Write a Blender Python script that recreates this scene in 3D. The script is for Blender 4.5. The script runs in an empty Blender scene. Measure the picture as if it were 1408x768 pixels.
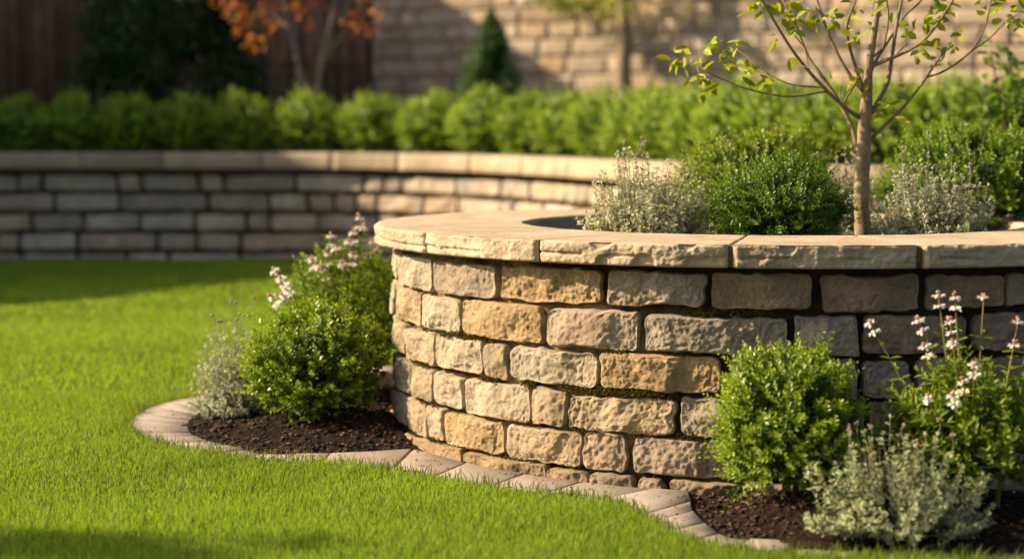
import bpy, math, random
import numpy as np
from mathutils import Vector

S = bpy.context.scene
COL = S.collection
R_ = math.radians

# ------------------------------------------------------------------ camera, sky, sun, exposure
F = 2400.0                     # focal length in photo pixels (photo 1408 wide)
HC = 1.21                      # camera height
PIT = math.atan((384 - 193.7) / F)
cam = bpy.data.cameras.new('camera'); camo = bpy.data.objects.new('camera', cam)
COL.objects.link(camo); S.camera = camo
camo.location = (0, 0, HC); camo.rotation_euler = (math.pi / 2 - PIT, 0, 0)
cam.sensor_width = 36.0; cam.lens = F * 36 / 1408
cam.clip_start = 0.05; cam.clip_end = 600
cam.dof.use_dof = True; cam.dof.focus_distance = 6.5; cam.dof.aperture_fstop = 1.25; cam.dof.aperture_blades = 0

SUN_EL, SUN_AZ = R_(30), math.atan2(-1.0, 0.10)   # azimuth from +Y towards +X
SDIR = Vector((math.sin(SUN_AZ) * math.cos(SUN_EL), math.cos(SUN_AZ) * math.cos(SUN_EL), math.sin(SUN_EL)))
W = bpy.data.worlds.new('World'); S.world = W; W.use_nodes = True
nt = W.node_tree
sky = nt.nodes.new('ShaderNodeTexSky'); sky.sky_type = 'NISHITA'; sky.sun_disc = False
sky.sun_elevation = SUN_EL; sky.sun_rotation = SUN_AZ; sky.dust_density = 4.0; sky.ozone_density = 0.3
nt.links.new(sky.outputs[0], nt.nodes['Background'].inputs[0])
nt.nodes['Background'].inputs[1].default_value = 0.075
sl = bpy.data.lights.new('sun', 'SUN'); sl.energy = 5.0; sl.angle = R_(0.6); sl.color = (1.0, 0.81, 0.56)
so = bpy.data.objects.new('sun', sl); COL.objects.link(so)
so.rotation_euler = SDIR.to_track_quat('Z', 'Y').to_euler(); so.location = (-10, 5, 12)
vs = S.view_settings; vs.view_transform = 'Standard'; vs.look = 'None'; vs.exposure = 1.1; vs.gamma = 1; vs.use_curve_mapping = False
S.cycles.use_denoising = True
S.cycles.max_bounces = 8; S.cycles.transparent_max_bounces = 8
S.cycles.sample_clamp_indirect = 6

# ------------------------------------------------------------------ pixel <-> world
cp, sp_ = math.cos(PIT), math.sin(PIT)
def ray(px, py):
    u = (px - 704) / F; v = -(py - 384) / F
    return np.array([u, cp + v * sp_, -sp_ + v * cp])
def on_z(px, py, z):
    r = ray(px, py); t = (z - HC) / r[2]
    return np.array([r[0] * t, r[1] * t, z])
def at_y(px, py, y):
    r = ray(px, py); t = y / r[1]
    return np.array([r[0] * t, y, HC + r[2] * t])

# ------------------------------------------------------------------ noise
def _h(ix, iy, iz, s):
    h = (ix.astype(np.int64) * 374761393 + iy.astype(np.int64) * 668265263 + iz.astype(np.int64) * 2147483647 + s * 974634721) & 0xFFFFFFFF
    h = ((h ^ (h >> 13)) * 1274126177) & 0xFFFFFFFF
    h = ((h ^ (h >> 15)) * 2246822519) & 0xFFFFFFFF
    return (h ^ (h >> 16)) / 4294967295.0 * 2 - 1
def vn(p, s=0):
    p = np.asarray(p, float); i = np.floor(p); f = p - i; i = i.astype(np.int64)
    w = f * f * f * (f * (f * 6 - 15) + 10)
    o = 0
    for dx in (0, 1):
        for dy in (0, 1):
            for dz in (0, 1):
                wt = (w[:, 0] if dx else 1 - w[:, 0]) * (w[:, 1] if dy else 1 - w[:, 1]) * (w[:, 2] if dz else 1 - w[:, 2])
                o = o + wt * _h(i[:, 0] + dx, i[:, 1] + dy, i[:, 2] + dz, s)
    return o
def fbm(p, octv=4, s=0, gain=0.5):
    a, o, q = 1.0, 0, np.asarray(p, float)
    for k in range(octv):
        o = o + a * vn(q, s + k * 17); q = q * 2.03 + 3.7; a *= gain
    return o

# ------------------------------------------------------------------ mesh helpers
class MB:
    def __init__(s): s.v = []; s.f3 = []; s.f4 = []; s.c = []; s.n = 0
    def add(s, v, f4=None, f3=None, col=(1, 1, 1)):
        v = np.asarray(v, float).reshape(-1, 3); s.v.append(v)
        c = np.asarray(col, float)
        if c.ndim == 1: c = np.tile(c, (len(v), 1))
        s.c.append(c)
        if f4 is not None and len(f4): s.f4.append(np.asarray(f4, np.int64) + s.n)
        if f3 is not None and len(f3): s.f3.append(np.asarray(f3, np.int64) + s.n)
        s.n += len(v)
    def build(s, name, mat, parent=None, smooth=False):
        v = np.concatenate(s.v); c = np.concatenate(s.c)
        f4 = np.concatenate(s.f4) if s.f4 else np.zeros((0, 4), np.int64)
        f3 = np.concatenate(s.f3) if s.f3 else np.zeros((0, 3), np.int64)
        me = bpy.data.meshes.new(name)
        me.vertices.add(len(v)); me.vertices.foreach_set('co', v.ravel().astype(np.float32))
        nl = f4.size + f3.size
        me.loops.add(nl); me.loops.foreach_set('vertex_index', np.concatenate([f4.ravel(), f3.ravel()]).astype(np.int32))
        me.polygons.add(len(f4) + len(f3))
        st = np.concatenate([np.arange(len(f4)) * 4, f4.size + np.arange(len(f3)) * 3])
        me.polygons.foreach_set('loop_start', st.astype(np.int32))
        me.update(calc_edges=True); me.validate()
        if smooth: me.polygons.foreach_set('use_smooth', np.ones(len(me.polygons), bool))
        a = me.attributes.new('Col', 'FLOAT_COLOR', 'POINT')
        a.data.foreach_set('color', np.concatenate([c, np.ones((len(c), 1))], 1).ravel().astype(np.float32))
        me.materials.append(mat)
        o = bpy.data.objects.new(name, me); COL.objects.link(o)
        if parent is not None:
            o.parent = parent; o.matrix_parent_inverse.identity()
            l = Vector(parent.location); p = parent.parent
            while p is not None: l += Vector(p.location); p = p.parent
            me.transform(__import__('mathutils').Matrix.Translation(-l))
        return o
def tag(o, label=None, cat=None, group=None, kind=None):
    if label: o['label'] = label
    if cat: o['category'] = cat
    if group: o['group'] = group
    if kind: o['kind'] = kind
    return o
def empty(name, loc, label, cat, group=None):
    o = bpy.data.objects.new(name, None); COL.objects.link(o); o.location = tuple(loc); o.empty_display_size = .1
    return tag(o, label, cat, group)
def copy_tree(o, loc, rz=0, sc=1, label=None, group=None):
    c = o.copy(); COL.objects.link(c); c.location = tuple(loc); c.rotation_euler.z = rz; c.scale = (sc, sc, sc)
    if label: c['label'] = label
    if group: c['group'] = group
    for ch in o.children:
        d = ch.copy(); COL.objects.link(d); d.parent = c
    return c
def grid_faces(nu, nv):
    i = np.arange(nu - 1)[:, None] * nv + np.arange(nv - 1)[None]
    return np.stack([i, i + nv, i + nv + 1, i + 1], -1).reshape(-1, 4)
def tube(mb, pts, rad, n=7, col=(1, 1, 1), cap=True):
    pts = np.asarray(pts, float); m = len(pts); rad = np.broadcast_to(np.asarray(rad, float), (m,))
    t = np.gradient(pts, axis=0); t /= np.linalg.norm(t, axis=1, keepdims=True) + 1e-9
    ref = np.array([0.3, 1, 0.1]); a = np.cross(t, ref); a /= np.linalg.norm(a, axis=1, keepdims=True) + 1e-9
    b = np.cross(t, a); th = np.arange(n) * 2 * np.pi / n
    v = pts[:, None] + rad[:, None, None] * (np.cos(th)[None, :, None] * a[:, None] + np.sin(th)[None, :, None] * b[:, None])
    i = np.arange(m - 1)[:, None] * n; j = np.arange(n)[None]; k = (np.arange(n) + 1)[None] % n
    f = np.stack([i + j, i + k, i + n + k, i + n + j], -1).reshape(-1, 4)
    v = v.reshape(-1, 3); f3 = []
    if cap:
        v = np.concatenate([v, pts[:1], pts[-1:]]); q = len(v)
        for jj in range(n):
            f3.append((q - 2, (jj + 1) % n, jj)); f3.append((q - 1, (m - 1) * n + jj, (m - 1) * n + (jj + 1) % n))
    if np.ndim(col) == 2 and len(col) != len(v): col = col[0]
    mb.add(v, f, f3, col)
def smooth_path(pts, n):
    pts = np.asarray(pts, float); m = len(pts)
    if m < 3: return pts[0] + (pts[-1] - pts[0]) * np.linspace(0, 1, n)[:, None]
    P = np.concatenate([[2 * pts[0] - pts[1]], pts, [2 * pts[-1] - pts[-2]]])
    t = np.linspace(0, m - 1 - 1e-6, n); i = t.astype(int); f = (t - i)[:, None]
    a, b, c, d = P[i], P[i + 1], P[i + 2], P[i + 3]
    return .5 * (2 * b + (c - a) * f + (2 * a - 5 * b + 4 * c - d) * f * f + (3 * b - a - 3 * c + d) * f ** 3)
def nrm(a): return a / (np.linalg.norm(a, axis=-1, keepdims=True) + 1e-9)
def leaves(mb, pos, dirv, nor, L, Wd, col, fold=.25, curl=.15, broad=.5):
    """many leaves at once; each six vertices, two quads folded on the midrib"""
    n = len(pos); d = nrm(dirv); nor = nrm(nor - d * np.sum(nor * d, 1, keepdims=True)); s = np.cross(d, nor)
    L = np.broadcast_to(L, (n,))[:, None]; Wd = np.broadcast_to(Wd, (n,))[:, None] * .5
    f = fold * Wd; b1 = broad * .55
    v = np.stack([pos, pos + d * L * .28 + s * Wd * (.75 + .3 * (.5 - broad)) + nor * f, pos + d * L * .68 + s * Wd * (.62 + .5 * b1) + nor * (f - curl * L * .3),
                  pos + d * L - nor * curl * L, pos + d * L * .68 - s * Wd * (.62 + .5 * b1) + nor * (f - curl * L * .3), pos + d * L * .28 - s * Wd * (.75 + .3 * (.5 - broad)) + nor * f], 1)
    b = np.arange(n)[:, None] * 6
    fc = np.concatenate([b + np.array([[0, 1, 2, 3]]), b + np.array([[0, 3, 4, 5]])])
    mb.add(v.reshape(-1, 3), fc, None, np.repeat(np.broadcast_to(col, (n, 3)), 6, 0))
def blob(mb, c, r, rng, nu=10, nv=7, amp=.15, col=(1, 1, 1), freq=3.0):
    th = np.linspace(0, 2 * np.pi, nu, endpoint=False); ph = np.linspace(0.05, np.pi - .05, nv)
    T, P = np.meshgrid(th, ph, indexing='ij')
    d = np.stack([np.sin(P) * np.cos(T), np.sin(P) * np.sin(T), np.cos(P)], -1).reshape(-1, 3)
    k = 1 + amp * vn(d * freq + rng.random(3) * 50)
    i = (np.arange(nu)[:, None] * nv + np.arange(nv - 1)[None]); j = (((np.arange(nu) + 1) % nu)[:, None] * nv + np.arange(nv - 1)[None])
    mb.add(np.asarray(c) + d * k[:, None] * np.asarray(r), np.stack([i, i + 1, j + 1, j], -1).reshape(-1, 4), None, col)

# ------------------------------------------------------------------ materials
def mat(name, base=None, rough=.8, bump=(), var=.15, vscale=8, spec=.3, trans=0, tcol=None, stain=None, mul=1.0):
    """base colour from the Col attribute (times base), broken up by noise; bump = [(scale, strength, dist)]"""
    m = bpy.data.materials.new(name); m.use_nodes = True; t = m.node_tree; N, Lk = t.nodes, t.links
    b = N['Principled BSDF']; b.inputs['Roughness'].default_value = rough; b.inputs['Specular IOR Level'].default_value = spec
    at = N.new('ShaderNodeAttribute'); at.attribute_name = 'Col'; c = at.outputs['Color']
    tc = N.new('ShaderNodeTexCoord').outputs['Object']
    def mix(a, bb, fac, mode):
        x = N.new('ShaderNodeMix'); x.data_type = 'RGBA'; x.blend_type = mode
        for sck, val in ((x.inputs[6], a), (x.inputs[7], bb), (x.inputs[0], fac)):
            if hasattr(val, 'is_linked'): Lk.new(val, sck)
            else: sck.default_value = val if not isinstance(val, tuple) else (*val, 1)
        return x.outputs[2]
    def noise(scale, detail=5, rg=.6):
        n = N.new('ShaderNodeTexNoise'); n.inputs['Scale'].default_value = scale; n.inputs['Detail'].default_value = detail; n.inputs['Roughness'].default_value = rg
        Lk.new(tc, n.inputs['Vector']); return n.outputs[0]
    def ramp(fac, stops):
        r = N.new('ShaderNodeValToRGB'); e = r.color_ramp.elements
        while len(e) < len(stops): e.new(.5)
        for el, (p, cc) in zip(e, stops): el.position = p; el.color = (*cc, 1)
        Lk.new(fac, r.inputs[0]); return r.outputs[0]
    if base: c = mix(c, tuple(base), 1.0, 'MULTIPLY')
    if var:
        c = mix(c, ramp(noise(vscale), [(.28, (1 - var * 2,) * 3), (.72, (1 + var,) * 3)]), 1.0, 'MULTIPLY')
        c = mix(c, ramp(noise(vscale * 11, 3), [(.3, (1 - var * 1.3,) * 3), (.7, (1 + var * .8,) * 3)]), .8, 'MULTIPLY')
    if stain:
        sc, p0, p1, scol = stain
        f = ramp(noise(sc, 6, .65), [(p0, (0, 0, 0)), (p1, (1, 1, 1))])
        c = mix(c, scol, f, 'MIX')
    Lk.new(c, b.inputs['Base Color'])
    prev = None
    for sc, st, ds in bump:
        bp = N.new('ShaderNodeBump'); bp.inputs['Strength'].default_value = st; bp.inputs['Distance'].default_value = ds
        Lk.new(noise(sc, 6, .65), bp.inputs['Height'])
        if prev is not None: Lk.new(prev, bp.inputs['Normal'])
        prev = bp.outputs[0]
    if prev is not None: Lk.new(prev, b.inputs['Normal'])
    if trans:
        tr = N.new('ShaderNodeBsdfTranslucent'); Lk.new(mix(c, tuple(tcol), 1.0, 'MULTIPLY'), tr.inputs[0])
        ms = N.new('ShaderNodeMixShader'); ms.inputs[0].default_value = trans
        Lk.new(b.outputs[0], ms.inputs[1]); Lk.new(tr.outputs[0], ms.inputs[2]); Lk.new(ms.outputs[0], N['Material Output'].inputs[0])
    return m
M_STONE = mat('hewn_sandstone', rough=.9, var=.16, vscale=9, spec=.15, bump=((75, .8, .010), (190, 1.0, .006), (480, .8, .003)))
M_COPE = mat('coping_sandstone', rough=.88, var=.15, vscale=4.5, spec=.15, bump=((70, .45, .007), (180, .8, .005), (460, .6, .0025)), stain=(6, .52, .80, (.32, .24, .16)))
M_MORTAR = mat('sandy_joint_earth', rough=.95, var=.3, vscale=14, spec=.1, bump=((60, .9, .012), (240, .6, .004)), stain=(9, .56, .68, (.035, .045, .008)))
M_FAR = mat('weathered_block', rough=.9, var=.14, vscale=5, spec=.15, bump=((35, .6, .012), (160, .4, .004)))
M_PAVER = mat('concrete_paver', rough=.85, var=.10, vscale=12, spec=.2, bump=((120, .3, .002), (500, .4, .001)), stain=(14, .6, .8, (.10, .075, .05)))
M_SOIL = mat('dark_bark_mulch', rough=.95, var=.4, vscale=25, spec=.1, bump=((90, 1.0, .012), (300, .8, .004)))
M_CHIP = mat('bark_chip', rough=.85, var=.25, vscale=60, spec=.25, bump=((300, .5, .002),))
M_LAWN = mat('turf', rough=.95, var=.3, vscale=6, spec=.1, bump=((150, .8, .01),))
M_GRASS = mat('grass_blade', rough=.55, var=0, spec=.25, trans=.48, tcol=(1.15, 1.15, .6))
M_BOX = mat('glossy_box_leaf', rough=.38, var=0, spec=.45, trans=.30, tcol=(1.5, 1.5, .5))
M_SILVER = mat('felted_grey_leaf', rough=.8, var=0, spec=.15, trans=.22, tcol=(1.1, 1.15, .8))
M_SOFT = mat('soft_green_leaf', rough=.5, var=0, spec=.3, trans=.38, tcol=(1.5, 1.5, .5))
M_PETAL = mat('white_petal', rough=.7, var=0, spec=.15, trans=.35, tcol=(1, .95, .9))
M_STEM = mat('green_stem', rough=.7, var=.1, vscale=30, spec=.2)
M_BARK = mat('smooth_pale_bark', rough=.85, var=.2, vscale=22, spec=.15, bump=((60, .5, .006), (220, .4, .002)), stain=(35, .6, .72, (.07, .05, .03)))
M_MOSS = mat('moss', rough=.95, var=.3, vscale=40, spec=.05, trans=.15, tcol=(1.2, 1.2, .5))
M_WOOD = mat('dark_stained_wood', rough=.8, var=.25, vscale=4, spec=.2, bump=((50, .3, .003),))
M_PLAIN = mat('painted_render', rough=.85, var=.08, vscale=3, spec=.2, bump=((60, .3, .003),))
M_GLASS = mat('window_glass', rough=.08, var=0, spec=.6)

# ------------------------------------------------------------------ planter geometry constants
CX, CY = 1.141, 7.756
RC, RI = 1.748, 1.089          # coping outer and inner radius
RW = 1.680                     # stone face radius
ZT, ZB = .85, .768             # coping top and underside
def cyl(a, r, z): return np.stack([CX + r * np.sin(a), CY - r * np.cos(a), z + 0 * a], -1)
def ang(px, py, r=RW):
    d = ray(px, py)[:2]; o = np.array([-CX, -CY])
    A = d @ d; B = 2 * o @ d; C = o @ o - r * r; disc = max(B * B - 4 * A * C, 0)
    t = (-B - math.sqrt(disc)) / (2 * A); p = o + d * t
    return math.atan2(p[0], -p[1])

# ------------------------------------------------------------------ hewn stones
def stone(mb, mp, s0, s1, z0, z1, rng, P=.05, col=(.4, .3, .2), res=.006, rough=1.0, rc=None, skew=.006, nfac=4):
    """one pillow-faced hewn stone; mp(s, z, h) -> world, h = height off the bed face"""
    hw, hh = (s1 - s0) / 2, (z1 - z0) / 2
    nu = int(min(120, max(9, 2 * hw / res))); nv = int(min(44, max(8, 2 * hh / res)))
    def sp(n):
        t = np.linspace(-1, 1, n); return np.sign(t) * (1 - (1 - np.abs(t)) ** 1.5)
    U, V = np.meshgrid(sp(nu), sp(nv), indexing='ij'); x, y = (U * hw).ravel(), (V * hh).ravel()
    rc = min(rc or rng.uniform(.014, .034), hh * .7, hw * .7)
    qx, qy = np.maximum(np.abs(x) - (hw - rc), 0) / rc, np.maximum(np.abs(y) - (hh - rc), 0) / rc
    x = np.sign(x) * (np.minimum(np.abs(x), hw - rc) + rc * qx * np.sqrt(1 - qy * qy / 2))
    y = np.sign(y) * (np.minimum(np.abs(y), hh - rc) + rc * qy * np.sqrt(1 - qx * qx / 2))
    ex = np.abs(x) - (hw - rc); ey = np.abs(y) - (hh - rc)
    e = rc - (np.hypot(np.maximum(ex, 0), np.maximum(ey, 0)) + np.minimum(np.maximum(ex, ey), 0))
    e = np.maximum(e, 0); sd = rng.random(3) * 100
    q = np.stack([x, y, 0 * x], 1)
    w = rng.uniform(.009, .017); t = np.minimum(e / w, 1)
    h = P * np.sqrt(np.maximum(1 - (1 - t) ** 2, 0))
    inside = np.minimum(e / .03, 1)
    for k in range(nfac):                                            # flakes knocked off the face
        th = rng.uniform(0, 6.283); px, py = hw * math.cos(th) * rng.uniform(.2, .9), hh * math.sin(th) * rng.uniform(.2, .9)
        sl = rng.uniform(.12, .5); n2 = rng.uniform(-.5, .5) + math.atan2(py, px)
        pl = P * rng.uniform(.85, 1.05) - sl * ((x - px) * math.cos(n2) + (y - py) * math.sin(n2)) + .004 * vn(q * 40 + sd + k * 9)
        pl = np.maximum(pl, P * .70); kk = .003; bl = np.clip(.5 + .5 * (h - pl) / kk, 0, 1); h = h * (1 - bl) + np.minimum(pl, h) * bl
    h = h + np.minimum(e / .014, 1) * rough * (.0075 * fbm(q * 9 + sd, 2) + .0036 * fbm(q * 75 + sd, 2, 0, .9) - .0045 * np.abs(vn(q * np.array([12, 18, 1]) + sd + 31)) - .0035 * np.clip(vn(q * 44 + sd + 60), 0, 1) + .002 * np.abs(vn(q * 30 + sd + 80)))
    # wavering outline
    x = x * (1 + .02 * vn(q * 9 + sd + 5)) + skew * (y / hh) * rng.uniform(-1, 1) + .006 * vn(q * 30 + sd + 9) * (np.abs(x) > hw * .7)
    y = y * (1 + .085 * vn(q * 7 + sd + 7)) + skew * .6 * (x / hw) * rng.uniform(-1, 1) + .006 * vn(q * 28 + sd + 13) * (np.abs(y) > hh * .6)
    v = mp((s0 + s1) / 2 + x, (z0 + z1) / 2 + y, h)
    c = np.asarray(col) * (1 + .10 * fbm(q * 11 + sd + 50, 3)[:, None] + .06 * np.array([1, 0, -1.2]) * vn(q * 7 + sd + 70)[:, None])
    mb.add(v, grid_faces(nu, nv), None, np.clip(c, .01, .9))
BUFF, OCHRE, CREAM, PINK, GREY, BROWN = (.47, .355, .23), (.47, .33, .18), (.52, .425, .305), (.44, .34, .25), (.395, .32, .235), (.37, .265, .175)
PAL = [BUFF, CREAM, OCHRE, PINK, GREY, BROWN]

rows = [  # (z0, z1, stones as photo x-range with a colour)
 (.614, .740, 400, [(533, 540, CREAM), (542, 589, CREAM), (592, 677, PINK), (683, 821, OCHRE), (830, 968, GREY), (978, 1118, BROWN), (1132, 1266, BROWN), (1278, 1387, BROWN), (1390, 1470, PINK)]),
 (.457, .594, 447, [(532, 537, CREAM), (539, 573, BUFF), (575, 628, CREAM), (630, 741, OCHRE), (748, 876, PINK), (883, 1085, GREY), (1093, 1183, GREY), (1189, 1332, BROWN), (1343, 1450, BROWN)]),
 (.308, .446, 503, [(532, 551, BUFF), (553, 591, BUFF), (593, 660, CREAM), (663, 694, BUFF), (697, 818, CREAM), (821, 990, OCHRE), (1002, 1092, GREY), (1099, 1181, GREY), (1189, 1256, GREY), (1265, 1338, GREY), (1347, 1450, BROWN)]),
 (.156, .290, 565, [(533, 559, GREY), (560, 589, BUFF), (591, 631, CREAM), (634, 724, CREAM), (727, 774, BUFF), (778, 925, BUFF), (934, 1050, GREY), (1060, 1190, GREY), (1198, 1284, BROWN), (1292, 1440, GREY)]),
 (.013, .147, 618, [(534, 554, GREY), (556, 581, BUFF), (583, 606, BUFF), (608, 691, OCHRE), (692, 796, BUFF), (799, 859, PINK), (867, 1006, PINK), (1014, 1130, GREY), (1138, 1270, BROWN), (1278, 1440, BROWN)]),
 (-.08, .002, 657, [(552, 566, BUFF), (568, 634, BUFF), (636, 749, BUFF), (751, 809, BUFF), (811, 872, PINK), (875, 912, PINK), (920, 1016, PINK), (1022, 1120, GREY), (1126, 1300, GREY)])]
planter = empty('stone_planter', (CX, CY, 0), 'large round raised planter of hewn sandstone courses with thick pale coping, standing in front', 'planter')
rng = np.random.default_rng(11)
mb = MB()
LEFT_A = -1.42
for ri, (z0, z1, yy, sts) in enumerate(rows):
    foot = ri == 5
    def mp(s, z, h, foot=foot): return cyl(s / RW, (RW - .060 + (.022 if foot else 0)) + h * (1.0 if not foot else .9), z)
    last = None
    for (xa, xb, c) in sts:
        a0, a1 = ang(xa, yy), ang(xb, yy)
        if xa == sts[0][0]: a0 = min(a0, a1 - .10); first = a0
        if a1 - a0 < .02: continue
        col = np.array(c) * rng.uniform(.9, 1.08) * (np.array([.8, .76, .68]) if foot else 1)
        dz = rng.uniform(-.007, .007, 2)
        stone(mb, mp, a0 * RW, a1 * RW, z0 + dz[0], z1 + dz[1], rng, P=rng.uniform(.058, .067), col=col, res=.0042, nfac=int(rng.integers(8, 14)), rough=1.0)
        last = a1
    a = last + .012 / RW
    while a < first + 2 * math.pi - .2:                              # the rest of the ring, out of sight from here
        w = rng.uniform(.16, .36) / RW; a1 = min(a + w, first + 2 * math.pi - .01)
        stone(mb, mp, a * RW, a1 * RW, z0, z1, rng, P=.062, col=np.array(PAL[rng.integers(6)]) * rng.uniform(.9, 1.05), res=.016, nfac=3)
        a = a1 + .014 / RW
mb.build('wall', M_STONE, planter, True)
# jointing earth behind the stones
mb = MB(); na, nz = 560, 60
A, Z = np.meshgrid(np.linspace(0, 2 * np.pi, na), np.linspace(-.12, ZB - .004, nz), indexing='ij'); A, Z = A.ravel(), Z.ravel()
q = cyl(A, RW, Z)
rr = RW - .044 + .007 * fbm(q * 22, 3) + .004 * vn(q * 70)
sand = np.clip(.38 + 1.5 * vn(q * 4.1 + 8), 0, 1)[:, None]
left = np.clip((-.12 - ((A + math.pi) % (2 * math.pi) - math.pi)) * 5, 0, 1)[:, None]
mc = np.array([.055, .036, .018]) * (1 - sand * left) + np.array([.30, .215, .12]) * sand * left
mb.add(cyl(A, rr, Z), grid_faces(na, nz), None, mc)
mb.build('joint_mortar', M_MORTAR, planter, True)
# inner lining
mb = MB(); na, nz = 240, 14
A, Z = np.meshgrid(np.linspace(0, 2 * np.pi, na), np.linspace(.55, ZB + .002, nz), indexing='ij'); A, Z = A.ravel(), Z.ravel()
q = cyl(A, RI, Z); mb.add(cyl(A, RI - .004 + .004 * fbm(q * 20, 3), Z), grid_faces(na, nz)[:, ::-1], None, (.44, .33, .21))
mb.build('inner_lining', M_MORTAR, planter, True)
# coping slabs
def coping(a0, a1, seed, chips, col):
    g = np.random.default_rng(seed); mb = MB(); n = max(8, int((a1 - a0) * RC / .005)); nf = 20
    T = np.linspace(a0, a1, n); zf = np.linspace(ZT, ZB, nf)
    A, Z = np.meshgrid(T, zf, indexing='ij'); A, Z = A.ravel(), Z.ravel(); q = np.stack([A * RC, Z, 0 * A], 1); sd = g.random(3) * 90
    u = (Z - ZB) / (ZT - ZB)
    dr = .007 * fbm(q * np.array([5, 9, 1]) + sd, 2) + .0022 * fbm(q * 60 + sd + 4, 3, 0, .8) - .009 * np.abs(vn(q * np.array([11, 22, 1]) + sd + 8)) - .004 * np.abs(vn(q * 34 + sd + 18))
    dr = dr - .011 * np.exp(-((u - (.42 + .12 * vn(q * np.array([5, 0, 0]) + sd))) / .06) ** 2) * (vn(q * np.array([9, 3, 0]) + sd + 3) > -.2)   # split line
    for k in range(int(chips * (a1 - a0) * RC)):                     # scalloped pitching marks
        ca, cz = g.uniform(a0, a1) * RC, g.choice([ZT + .004, ZB + .008]); rw, rh = g.uniform(.022, .045), g.uniform(.026, .04)
        d2 = ((A * RC - ca) / rw) ** 2 + ((Z - cz) / rh) ** 2
        dr = np.minimum(dr, np.where(d2 < 1, -.016 * np.minimum(1, 1.6 * np.sqrt(np.maximum(1 - d2, 0))), 9))
    arr = np.clip((u - .9) / .1, 0, 1); arb = np.clip((.1 - u) / .1, 0, 1)
    dr = dr - .007 * arr ** 2 - .010 * arb ** 2
    endd = np.minimum(A - a0, a1 - A) * RC; dr = dr - .014 * np.clip(1 - endd / .016, 0, 1) ** 2
    c = np.asarray(col) * (1 + .10 * fbm(q * 9 + sd + 20, 3)[:, None])
    zj = Z - .002 * arr * (1 + vn(q * 30 + sd))
    face = cyl(A, RC + dr, zj)
    rt = np.concatenate([[RC - .012], np.linspace(RC - .03, RI + .02, 14), [RI + .006]])
    A2, R2 = np.meshgrid(T, rt, indexing='ij'); A2, R2 = A2.ravel(), R2.ravel(); q2 = np.stack([A2 * R2, R2, 0 * A2], 1)
    top = cyl(A2, R2, ZT + .0012 * fbm(q2 * 9 + sd, 3) - .002 * np.clip(1 - np.minimum(A2 - a0, a1 - A2) * R2 / .008, 0, 1))
    A3, K3 = np.meshgrid(T, np.arange(5), indexing='ij'); A3, K3 = A3.ravel(), K3.ravel()
    inn = cyl(A3, np.array([RI, RI - .003, RI + .002, RI - .001, RI])[K3] + .003 * vn(np.stack([A3 * 30, K3 * 2.0, 0 * A3], 1) + sd), np.array([ZT - .006, ZT - .02, ZT - .04, ZT - .06, ZB])[K3])
    nfv, ntv, niv = nf, len(rt), 5; per = nfv + ntv + niv
    V = np.concatenate([face.reshape(n, nf, 3)[:, ::-1], top.reshape(n, ntv, 3), inn.reshape(n, 5, 3)], 1)
    ct = np.broadcast_to(np.asarray(col) * np.array([1.02, 1.0, .98]), (n, ntv, 3)) * (1 + .06 * fbm(q2 * 6 + sd + 40, 3).reshape(n, ntv, 1))
    Cc = np.concatenate([c.reshape(n, nf, 3)[:, ::-1], ct, np.broadcast_to(np.asarray(col) * .9, (n, 5, 3))], 1)
    f = []
    i = np.arange(n - 1)[:, None] * per; j = np.arange(per)[None]; k = (np.arange(per) + 1)[None] % per
    f = np.stack([i + j, i + per + j, i + per + k, i + k], -1).reshape(-1, 4)
    mb.add(V.reshape(-1, 3), f, None, Cc.reshape(-1, 3))
    for e, rev in ((0, False), (n - 1, True)):                       # closed ends
        b = MB(); ring = V[e]; cc = ring.mean(0); idx = np.arange(per)
        tri = np.stack([np.full(per, per), idx, (idx + 1) % per], 1)
        if rev: tri = tri[:, ::-1]
        mb.add(np.concatenate([ring, cc[None]]), None, tri, np.asarray(col) * .8)
    return mb.build('coping_slab', M_COPE, planter, True)
jt = [ang(580, 330, RC), ang(737, 333, RC), ang(1004, 335, RC), ang(1268, 333, RC), ang(1268, 333, RC) + .46]
cuts = [(jt[0], jt[1], .004, .004), (jt[1], jt[2], .004, .009), (jt[2], jt[3], .009, .012), (jt[3], jt[4], .012, .004)]
rest = 2 * math.pi - (jt[4] - jt[0]); nrest = 9
for k in range(nrest): cuts.append((jt[4] + rest * k / nrest, jt[4] + rest * (k + 1) / nrest, .004, .004))
CC = (.52, .41, .285)
for k, (a0, a1, g0, g1) in enumerate(cuts):
    coping(a0 + g0 / RC, a1 - g1 / RC, 100 + k, 11 if k == 1 else (3.0 if k < 4 else 2), np.array(CC) * [1.02, 1.0, .96, 1.0, .97][k % 5])
# mortar between slabs
mb = MB(); na = 400; T = np.linspace(0, 2 * np.pi, na)
pr = [(RC - .03, ZB + .002), (RC - .024, ZT - .012), (RC - .04, ZT - .004), (RI + .03, ZT - .004), (RI + .01, ZT - .02), (RI + .01, ZB + .002)]
V = np.stack([cyl(T, r + .003 * vn(np.stack([T * 40, 0 * T, 0 * T], 1)), z) for r, z in pr], 1)
i = np.arange(na - 1)[:, None] * 6; j = np.arange(6)[None]; k = (np.arange(6) + 1)[None] % 6
mb.add(V.reshape(-1, 3), np.stack([i + j, i + 6 + j, i + 6 + k, i + k], -1).reshape(-1, 4), None, (.22, .15, .085))
mb.build('coping_bed', M_MORTAR, planter)
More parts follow.
